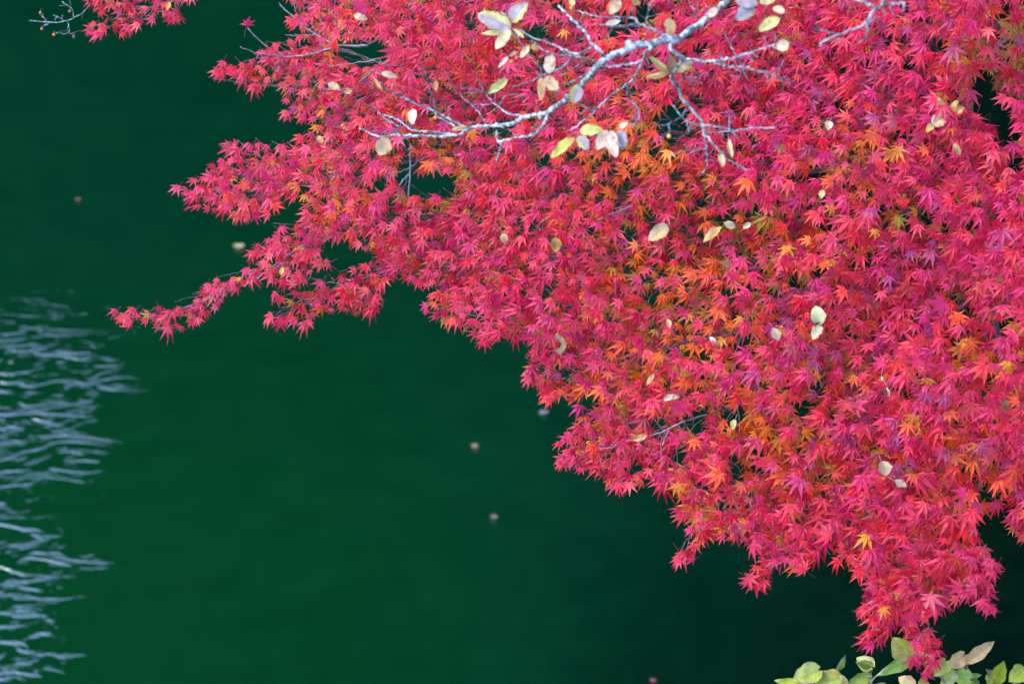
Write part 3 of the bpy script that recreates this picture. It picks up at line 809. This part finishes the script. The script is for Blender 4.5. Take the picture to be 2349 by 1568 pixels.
for pl in ([Z1(310,143), Z1(285,115), Z1(260,90)], [Z1(410,130), Z1(375,110), Z1(345,100)], [Z1(440,140), Z1(450,170), Z1(445,220), Z1(365,215)], [Z1(320,150), Z1(280,180)], [Z1(500,105), Z1(480,108), Z1(470,60), Z1(405,10)], [Z1(445,215), Z1(480,230)], [Z1(375,110), Z1(360,125)]):
    put(m, pl, 4.5, 2.5, depth=d1, tint=(.62, .7, .66))
m.build("branch", M_LICHEN, lich, smooth=True)

# leaves still on the bare tree: base -> tip in view, width, tints
def view_normal(rx=0, uy=.3): return -FWD + RIGHT * rx + UPV * uy
LEAF2 = [
 (Z5(1130,360), Z5(700,170), 48, LAV, YEL, .25, 0), (Z5(1140,290), Z5(1330,20), 42, LAV, YEL, .3, 0), (Z5(1100,260), Z5(1010,140), 14, CREAM, None, .2, 0),
 (Z5(1130,400), Z5(930,650), 32, CREAM, None, .35, 0), (Z5(1060,440), Z5(750,430), 14, (.55, .50, .16), None, .4, 0), (Z5(1180,390), Z5(1310,500), 13, (.5, .46, .16), None, .3, 0), (Z5(1140,420), Z5(1200,530), 10, TAN, None, .3, 0),
 (Z5(1640,955), Z5(1640,700), 34, PINKISH, None, .25, 0), (Z5(1530,1010), Z5(1510,1300), 22, TAN, BEIGE, .25, 0), (Z5(1590,1010), Z5(1740,1190), 32, BEIGE, None, .25, 0),
 (Z5(1080,1040), Z5(830,1230), 24, YEL, (.60, .52, .20), .5, 0), (Z5(2010,1110), Z5(1960,1360), 36, LAV, YEL, .3, 0),
 (Z5(1370,600), Z5(1260,760), 17, CREAM, None, .4, 0), (Z5(1400,600), Z5(1510,640), 20, TAN, None, .3, 0), (Z5(1100,740), Z5(980,880), 12, WHITE, None, .4, 0), (Z5(1210,680), Z5(1120,740), 10, PINKISH, None, .4, 0),
 (Z5(150,1060), Z5(160,1200), 13, TAN, None, .3, 0), (Z2(600,715), Z2(610,810), 27, WHITE, (.70, .5, .3), .3, 0), (Z2(440,900), Z2(380,1010), 44, BEIGE, None, .25, 0), (Z2(350,510), Z2(410,600), 9, TAN, None, .3, 0),
 (Z2(400,480), Z2(510,500), 17, CREAM, None, .3, 0), (Z2(960,830), Z2(860,850), 15, TAN, CREAM, .3, 0),
 (Z2(1660,905), Z2(1500,1020), 27, (.60, .52, .10), None, .3, 0), (Z2(1700,860), Z2(1845,840), 30, (.58, .55, .14), None, .25, 0), (Z2(1690,890), Z2(1740,985), 30, LAV, YEL, .35, 0),
 (Z2(1870,850), Z2(1815,980), 34, PINKISH, None, .3, 0), (Z2(1900,855), Z2(1925,1030), 33, PINKISH, None, .3, 0), (Z2(1960,850), Z2(1985,980), 27, (.5, .40, .42), None, .3, 0), (Z2(1960,830), Z2(2010,800), 15, PINKISH, None, .3, 0),
 (Z3(180,10), Z3(90,130), 30, BEIGE, None, .3, 0), (Z3(50,215), Z3(185,195), 17, WHITE, None, .3, 0), (Z3(630,165), Z3(625,320), 30, TAN, BEIGE, .2, 0), (Z3(1040,70), Z3(970,160), 22, PINKISH, None, .2, 0),
 (Z3(610,650), Z3(430,510), 20, TAN, YEL, .3, 0), (Z3(610,655), Z3(400,705), 16, TAN, (.60, .5, .15), .3, 0), (Z3(640,640), Z3(630,500), 34, (.48, .24, .14), None, .25, 0), (Z3(690,640), Z3(800,590), 16, (.60, .5, .10), None, .3, 0), (Z3(720,620), Z3(820,540), 24, PINKISH, TAN, .3, 0),
 (Z3(1370,60), Z3(1215,180), 38, LAV, (.38, .35, .42), .25, 0), (Z3(1400,40), Z3(1200,0), 34, LAV, None, .25, 0), (Z3(1430,20), Z3(1590,-20), 28, (.6, .56, .25), YEL, .3, 0), (Z3(1480,50), Z3(1480,-40), 22, CREAM, None, .3, 0),
 (Z3(1600,170), Z3(1410,270), 30, YEL, (.66, .55, .18), .35, 0), (Z3(1640,110), Z3(1545,60), 22, (.58, .46, .24), None, .3, 0), (Z3(1680,385), Z3(1570,430), 30, CREAM, PINKISH, .25, 0),
 (Z3(1150,1240), Z3(1170,1410), 15, CREAM, TAN, .4, 0), (Z3(1075,1370), Z3(1100,1480), 18, CREAM, BEIGE, .3, 0), (Z3(340,0), Z3(290,40), 24, TAN, None, .3, 0),
 (Z5(1930,80), Z5(1920,-20), 16, YEL, None, .3, 0)]
for i, (b0, t0, w, c1, c2, fo, _) in enumerate(LEAF2):
    db = ldepth(*b0) - .015; dt = db + rng.uniform(-.02, .012)
    m = MB()
    B, T = at(*b0, db), at(*t0, dt)
    broad_leaf(m, B, T, w * PXM * 1.0 * (2560 / 2560), view_normal(rng.normal(0, .25), rng.uniform(0, .4)), np.array(c1) * rng.uniform(.7, .88), None if c2 is None else np.array(c2) * .78, fold=fo, curl=rng.uniform(-.15, .35), sharp=.9, seed=i, wave=.035)
    e = B - nrm(T - B) * .012 + FWD * .012
    m.tube([B, (B + e) / 2, e], [.0008, .0008, .001], 4, (.3, .22, .12))
    m.build("leaf", M_DRY, lich, smooth=True)
for (x, y), c, dep in [(Z5(1930,105), (.70, .16, .01), None), (Z5(1215,755), (.60, .08, .02), None), (Z5(1145,810), (.70, .16, .01), None), (Z5(1055,1040), (.55, .10, .02), None), (Z5(1530,1270), (.70, .26, .01), None), (Z2(755,770), (.7, .14, .02), None),
                       (Z3(1110,590), (.16, .08, .12), None), (Z3(450,50), (.16, .08, .12), None), (Z1(353,228), (.55, .12, .02), d1), (Z1(275,190), (.32, .09, .03), d1), (Z1(265,85), (.30, .10, .06), d1), (Z1(457,75), (.30, .07, .05), d1), (Z1(484,243), (.10, .05, .08), d1), (Z3(615,1215), (.6, .3, .05), None)]:
    m = MB(); c3 = at(x, y, (ldepth(x, y) if dep is None else dep(x, y)) - .008)
    m.ball(c3, .0042, c, 12, 8, 1.05)
    m.ball(c3 - np.array([0, 0, .0042]), .0010, (.05, .03, .02), 6, 4)
    m.tube([c3 + (0, 0, .004), c3 + (.002, .004, .010)], [.0005, .0006], 4, (.2, .12, .06))
    m.build("berry", M_BERRY, lich, smooth=True)

# ------------------------------------------------------------------ leafy shrub at the lower right
def Z7(x, y): return ((1900 + x * .281) * .9176, (1450 + y * .281) * .9176)
SH = np.array([1.25, 2.75, bank_h(1.25, 2.75) - .1])
shrub = thing("leafy_shrub", SH, "shrub with heart shaped yellow green leaves growing up under the maple's lowest tips", "shrub")
SD = 5.62
def sd_(x, y): return SD + .05 * math.sin(x * .02)
YG, LG, GG, BR = (.34, .37, .035), (.40, .43, .10), (.16, .27, .035), (.46, .28, .10)
LEAF3 = [((515,800), (285,905), 190, YG, LG), ((690,800), (772,676), 62, (.36, .42, .16), GG), ((697,862), (490,930), 165, YG, (.36, .33, .05)), ((992,765), (860,680), 150, (.44, .42, .10), LG), ((985,770), (855,730), 90, GG, LG),
         ((962,850), (770,905), 120, (.30, .36, .03), GG), ((1320,690), (1180,505), 215, (.42, .40, .08), YG), ((1350,700), (1045,815), 120, GG, (.24, .30, .06)), ((1510,690), (1320,640), 130, (.36, .34, .12), None),
         ((1812,662), (1680,785), 150, BR, (.50, .33, .12)), ((1868,705), (2098,545), 118, (.44, .29, .11), BR), ((1650,720), (1550,860), 140, (.34, .38, .06), None), ((1865,880), (1690,850), 150, (.30, .40, .02), GG), ((1868,852), (1972,830), 50, GG, None),
         ((2095,900), (2175,715), 140, (.38, .42, .02), (.32, .40, .02)), ((2349,800), (2225,905), 170, (.40, .42, .03), YG), ((1355,940), (1235,850), 130, (.46, .36, .12), BR), ((330,905), (125,905), 80, (.36, .40, .03), None),
         ((1115,930), (1025,925), 50, BR, None), ((2080,860), (2015,775), 60, (.46, .30, .24), None), ((1730,830), (1600,935), 130, (.34, .38, .10), YG), ((1880,880), (1945,930), 70, GG, YG), ((1850,800), (1790,765), 50, (.38, .40, .03), None), ((700,870), (790,925), 90, (.40, .33, .12), None),
         ((2040,860), (2020,930), 80, (.36, .40, .05), None), ((1480,900), (1400,960), 120, YG, None)]
for i, (b0, t0, w, c1, c2) in enumerate(LEAF3):
    B0, T0 = Z7(*b0), Z7(*t0)
    d0 = sd_(*B0) + rng.uniform(-.03, .03)
    m = MB(); B, T = at(*B0, d0), at(*T0, d0 + rng.uniform(-.03, .02))
    broad_leaf(m, B, T, w * .281 * K * SD / 2560, view_normal(rng.normal(0, .2), rng.uniform(0, .4)), np.array(c1), None if c2 is None else np.array(c2), fold=rng.uniform(.12, .35), curl=rng.uniform(-.1, .3), heart=1.0, mid=.38, wave=.03, seed=50 + i)
    e = B + (B - T) * .18 + FWD * .02 - UPV * .012
    m.tube([B, (B + e) / 2, e], [.0011, .0011, .0014], 5, (.22, .26, .05))
    m.build("leaf", M_GREEN, shrub, smooth=True)
STEMS = [[(985,750), (1000,840), (985,922), (960,1100)], [(1062,825), (1005,880), (985,935)], [(940,850), (1000,855)], [(1870,700), (1832,770), (1800,922), (1750,1150)], [(530,800), (620,850), (700,868), (760,900), (960,1100)], [(1815,660), (1825,740), (1835,790)], [(1360,700), (1500,760), (1640,900), (1750,1150)], [(2095,900), (2010,980), (1750,1150)], [(2360,810), (2200,960), (1750,1150)], [(1355,940), (1250,1020), (960,1100)], [(330,905), (600,980), (960,1100)], [(1870,860), (1820,900)]]
crown_base = at(*Z7(1400, 1500), SD + .1)
for s in STEMS:
    P3 = [at(*Z7(*p), sd_(*Z7(*p)) + .02) for p in s]
    if s[-1][1] > 1000: P3 += [P3[-1] * .4 + crown_base * .6 - UPV * .05, crown_base * .6 + SH * .4, SH]
    n = len(P3) * 7
    q = resample(P3, n); m = MB()
    m.tube(q, np.linspace(.0018, .0022 if len(P3) == len(s) else .007, n), 7, (.75, .72, .45))
    m.build("stem", M_MBARK, shrub, smooth=True)

# ------------------------------------------------------------------ single leaves dropped onto the maple
GRP = "pale fallen leaves caught on the maple foliage"
FALL = [  # (base, tip, width px, tint, tint2, label)
 ((1880,745), (1868,702), 36, (.62, .66, .36), (.66, .68, .40), "rounded pale green leaf with a dark round spot, on the red maple"),
 ((1884,743), (1862,776), 26, (.74, .70, .46), None, "cream leaf narrowing to a neck, just below the spotted pale green leaf"),
 ((1772,752), (1786,782), 26, WHITE, PINKISH, "pinkish white torn leaf left of the spotted pale green leaf"),
 ((1532,516), (1488,548), 34, CREAM, WHITE, "largest cream leaf with angular ends, on red leaves above the crown's middle"),
 ((1655,520), (1612,556), 20, (.58, .36, .10), CREAM, "long folded golden tan leaf beside a cream leaf on the maple"),
 ((1686,520), (1660,510), 18, CREAM, WHITE, "small cream leaf touching the upper end of the golden tan leaf"),
 ((1722,512), (1706,524), 13, WHITE, None, "tiny whitish leaf right of the tan and cream leaf pair"),
 ((1152,536), (1160,558), 19, BEIGE, WHITE, "squarish pale beige leaf on dark red foliage near two water gaps"),
 ((1275,545), (1270,578), 26, (.45, .24, .07), TAN, "brown amber leaf hanging point down in the red foliage"),
 ((1285,812), (1272,764), 30, (.62, .46, .26), (.52, .36, .22), "upright veined tan leaf by the crown's notched lower edge"),
 ((1530,732), (1536,752), 14, (.74, .58, .30), None, "small cream oval leaf among orange maple leaves"),
 ((1500,858), (1480,882), 11, BEIGE, CREAM, "narrow rolled beige leaf above the grey beige oval leaf"),
 ((1522,917), (1558,906), 16, (.52, .44, .40), (.60, .5, .3), "grey beige oval leaf lying sideways on red foliage"),
 ((1687,962), (1678,984), 15, (.66, .46, .20), None, "small golden oval leaf on the red lower crown"),
 ((1452,1008), (1486,1000), 17, TAN, CREAM, "curled tan leaf beside a bare grey twig at the crown's edge"),
 ((1634,1080), (1622,1108), 19, (.52, .44, .30), GREY, "olive grey folded leaf in the lower crown"),
 ((2022,1058), (2032,1092), 33, (.62, .46, .32), PINKISH, "broad beige leaf with ragged lower edge, on the right lower crown"),
 ((2052,1102), (2080,1118), 20, (.48, .36, .26), None, "brownish leaf half tucked under red leaves, below the broad beige leaf"),
 ((2138,285), (2172,258), 34, (.66, .52, .38), CREAM, "wide wrinkled cream leaf in the upper right cluster of dry leaves"),
 ((2164,254), (2156,222), 16, (.58, .38, .13), TAN, "narrow tan leaf standing up between cream and yellow leaves"),
 ((2185,260), (2212,246), 22, (.60, .42, .14), (.62, .48, .2), "yellow tan leaf at the right end of the upper right dry cluster"),
 ((2182,252), (2196,228), 14, (.60, .42, .14), None, "pointed yellow leaf standing over the yellow tan leaf"),
 ((2142,288), (2124,300), 18, (.58, .40, .12), None, "small yellow leaf under the wide wrinkled cream leaf"),
 ((2188,330), (2202,356), 15, (.48, .32, .14), None, "twisted brown tan leaf below the upper right dry cluster"),
 ((1905,278), (1898,298), 20, WHITE, None, "white leaf half hidden under a pink maple leaf"),
 ((1888,436), (1884,456), 15, CREAM, None, "cream leaf tucked beside a purple maple leaf"),
 ((2022,862), (2016,880), 11, WHITE, None, "small white folded leaf on magenta maple foliage"),
 ((2034,888), (2042,912), 7, (.58, .48, .34), None, "thin buff sliver of leaf hanging on the magenta foliage"),
 ((1628,772), (1646,794), 13, (.66, .62, .62), WHITE, "shredded white scrap of leaf amid orange and pink foliage"),
 ((812,34), (842,42), 17, WHITE, None, "pale whitish leaf on the red crown near the picture's top"),
 ((752,192), (782,202), 18, CREAM, PINKISH, "cream leaf with reddish middle on the left crown"),
 ((806,206), (790,214), 15, BEIGE, None, "beige leaf beside the cream leaf with reddish middle"),
 ((730,312), (738,330), 16, (.68, .46, .12), CREAM, "crumpled yellow leaf on the left upper bough"),
 ((648,612), (644,632), 10, (.68, .56, .12), None, "small yellow leaf on the long drooping left spray"),
 ((388,4), (382,24), 13, (.68, .56, .06), LAV, "yellow and grey leaf caught on the separate corner spray"),
 ((2300,918), (2312,936), 16, (.26, .14, .09), None, "dark brown curled leaf near the crown's right edge"),
]
for i, (b0, t0, w, c1, c2, lab) in enumerate(FALL):
    d = surf(*b0) - .046
    m = MB()
    B, T = at(*b0, d), at(*t0, d - .004)
    broad_leaf(m, B, T, w * K * d / 2349, view_normal(rng.normal(0, .2), rng.uniform(.1, .5)), np.array(c1) * (.74, .69, .56), None if c2 is None else np.array(c2) * (.74, .69, .56), fold=rng.uniform(.15, .7), curl=rng.uniform(-.3, .9), sharp=rng.uniform(.8, 1.25), seed=200 + i, wave=.05)
    e = B - nrm(T - B) * .014 + FWD * .01
    m.tube([B, (B + e) / 2 + UPV * .001, e], [.0007, .0007, .0009], 4, (.35, .24, .14))
    if i == 0:
        s0 = at(1873, 741, d - .006); m.ball(s0, .0032, (.07, .06, .07), 10, 6, .5)
    o = m.build("fallen_leaf", M_DRY, origin=B, smooth=True)
    tag(o, lab, "leaf", GRP)

# ------------------------------------------------------------------ leaves floating on the river
FLOAT = [((548,566), .075, .046, (.50, .44, .20), (.30, .26, .12), "largest floating leaf, olive tan, off the tip of the left boughs"),
         ((178,460), .05, .036, (.42, .16, .19), None, "small pink leaf floating alone on the upper left water"),
         ((1090,1026), .062, .042, (.55, .36, .22), (.46, .25, .17), "tan leaf floating in the middle of the open water"),
         ((1131,1188), .056, .038, (.48, .32, .38), (.32, .15, .13), "lilac pink leaf floating below the tan floating leaf"),
         ((1247,946), .058, .036, (.17, .24, .22), None, "pale grey submerged looking leaf floating near the crown's lower edge"),
         ((1497,1563), .05, .036, (.48, .10, .18), None, "magenta leaf floating at the bottom of the picture")]
for i, ((x, y), L, w, c1, c2, lab) in enumerate(FLOAT):
    c1 = tuple(.72 * k for k in c1); c2 = None if c2 is None else tuple(.72 * k for k in c2)
    c = at_z(x, y, .012); a = rng.uniform(-.4, .4)
    d = np.array([math.cos(a), math.sin(a), 0])
    m = MB()
    if i in (1, 2, 3, 5):      # maple leaves, half curled
        v, uv, fs = TEMPL[[0, 4, 8, 5][i % 4]]
        w3 = np.stack([v[:, 0] * .62 * L, v[:, 1] * .62 * L, .004 + np.abs(v[:, 2]) * .35 * L * .6], 1)
        rot = np.array([[math.cos(a), -math.sin(a), 0], [math.sin(a), math.cos(a), 0], [0, 0, 1]])
        tt = np.array(c1) if c2 is None else np.where((v[:, :1] > 0), np.array(c1), np.array(c2))
        m.add(c + w3 @ rot.T, fs, tt, uv)
        m.tube([c, c - rot @ np.array([0, L * .5, -.004])], [.0008, .0008], 4, c1)
    else:
        broad_leaf(m, c - d * L / 2, c + d * L / 2, w * 1.25, np.array([0, 0, 1.0]), np.array(c1), None if c2 is None else np.array(c2), fold=.25, curl=-.25, seed=300 + i, wave=.06)
        m.tube([c - d * L / 2, c - d * L * .75 + (0, 0, .004)], [.0008, .0008], 4, (.3, .2, .12))
    tag(m.build("floating_leaf", M_DRY, origin=c, smooth=True), lab, "leaf", "leaves floating on the river")

for o in scene.objects:
    if '_o' in o: del o['_o']
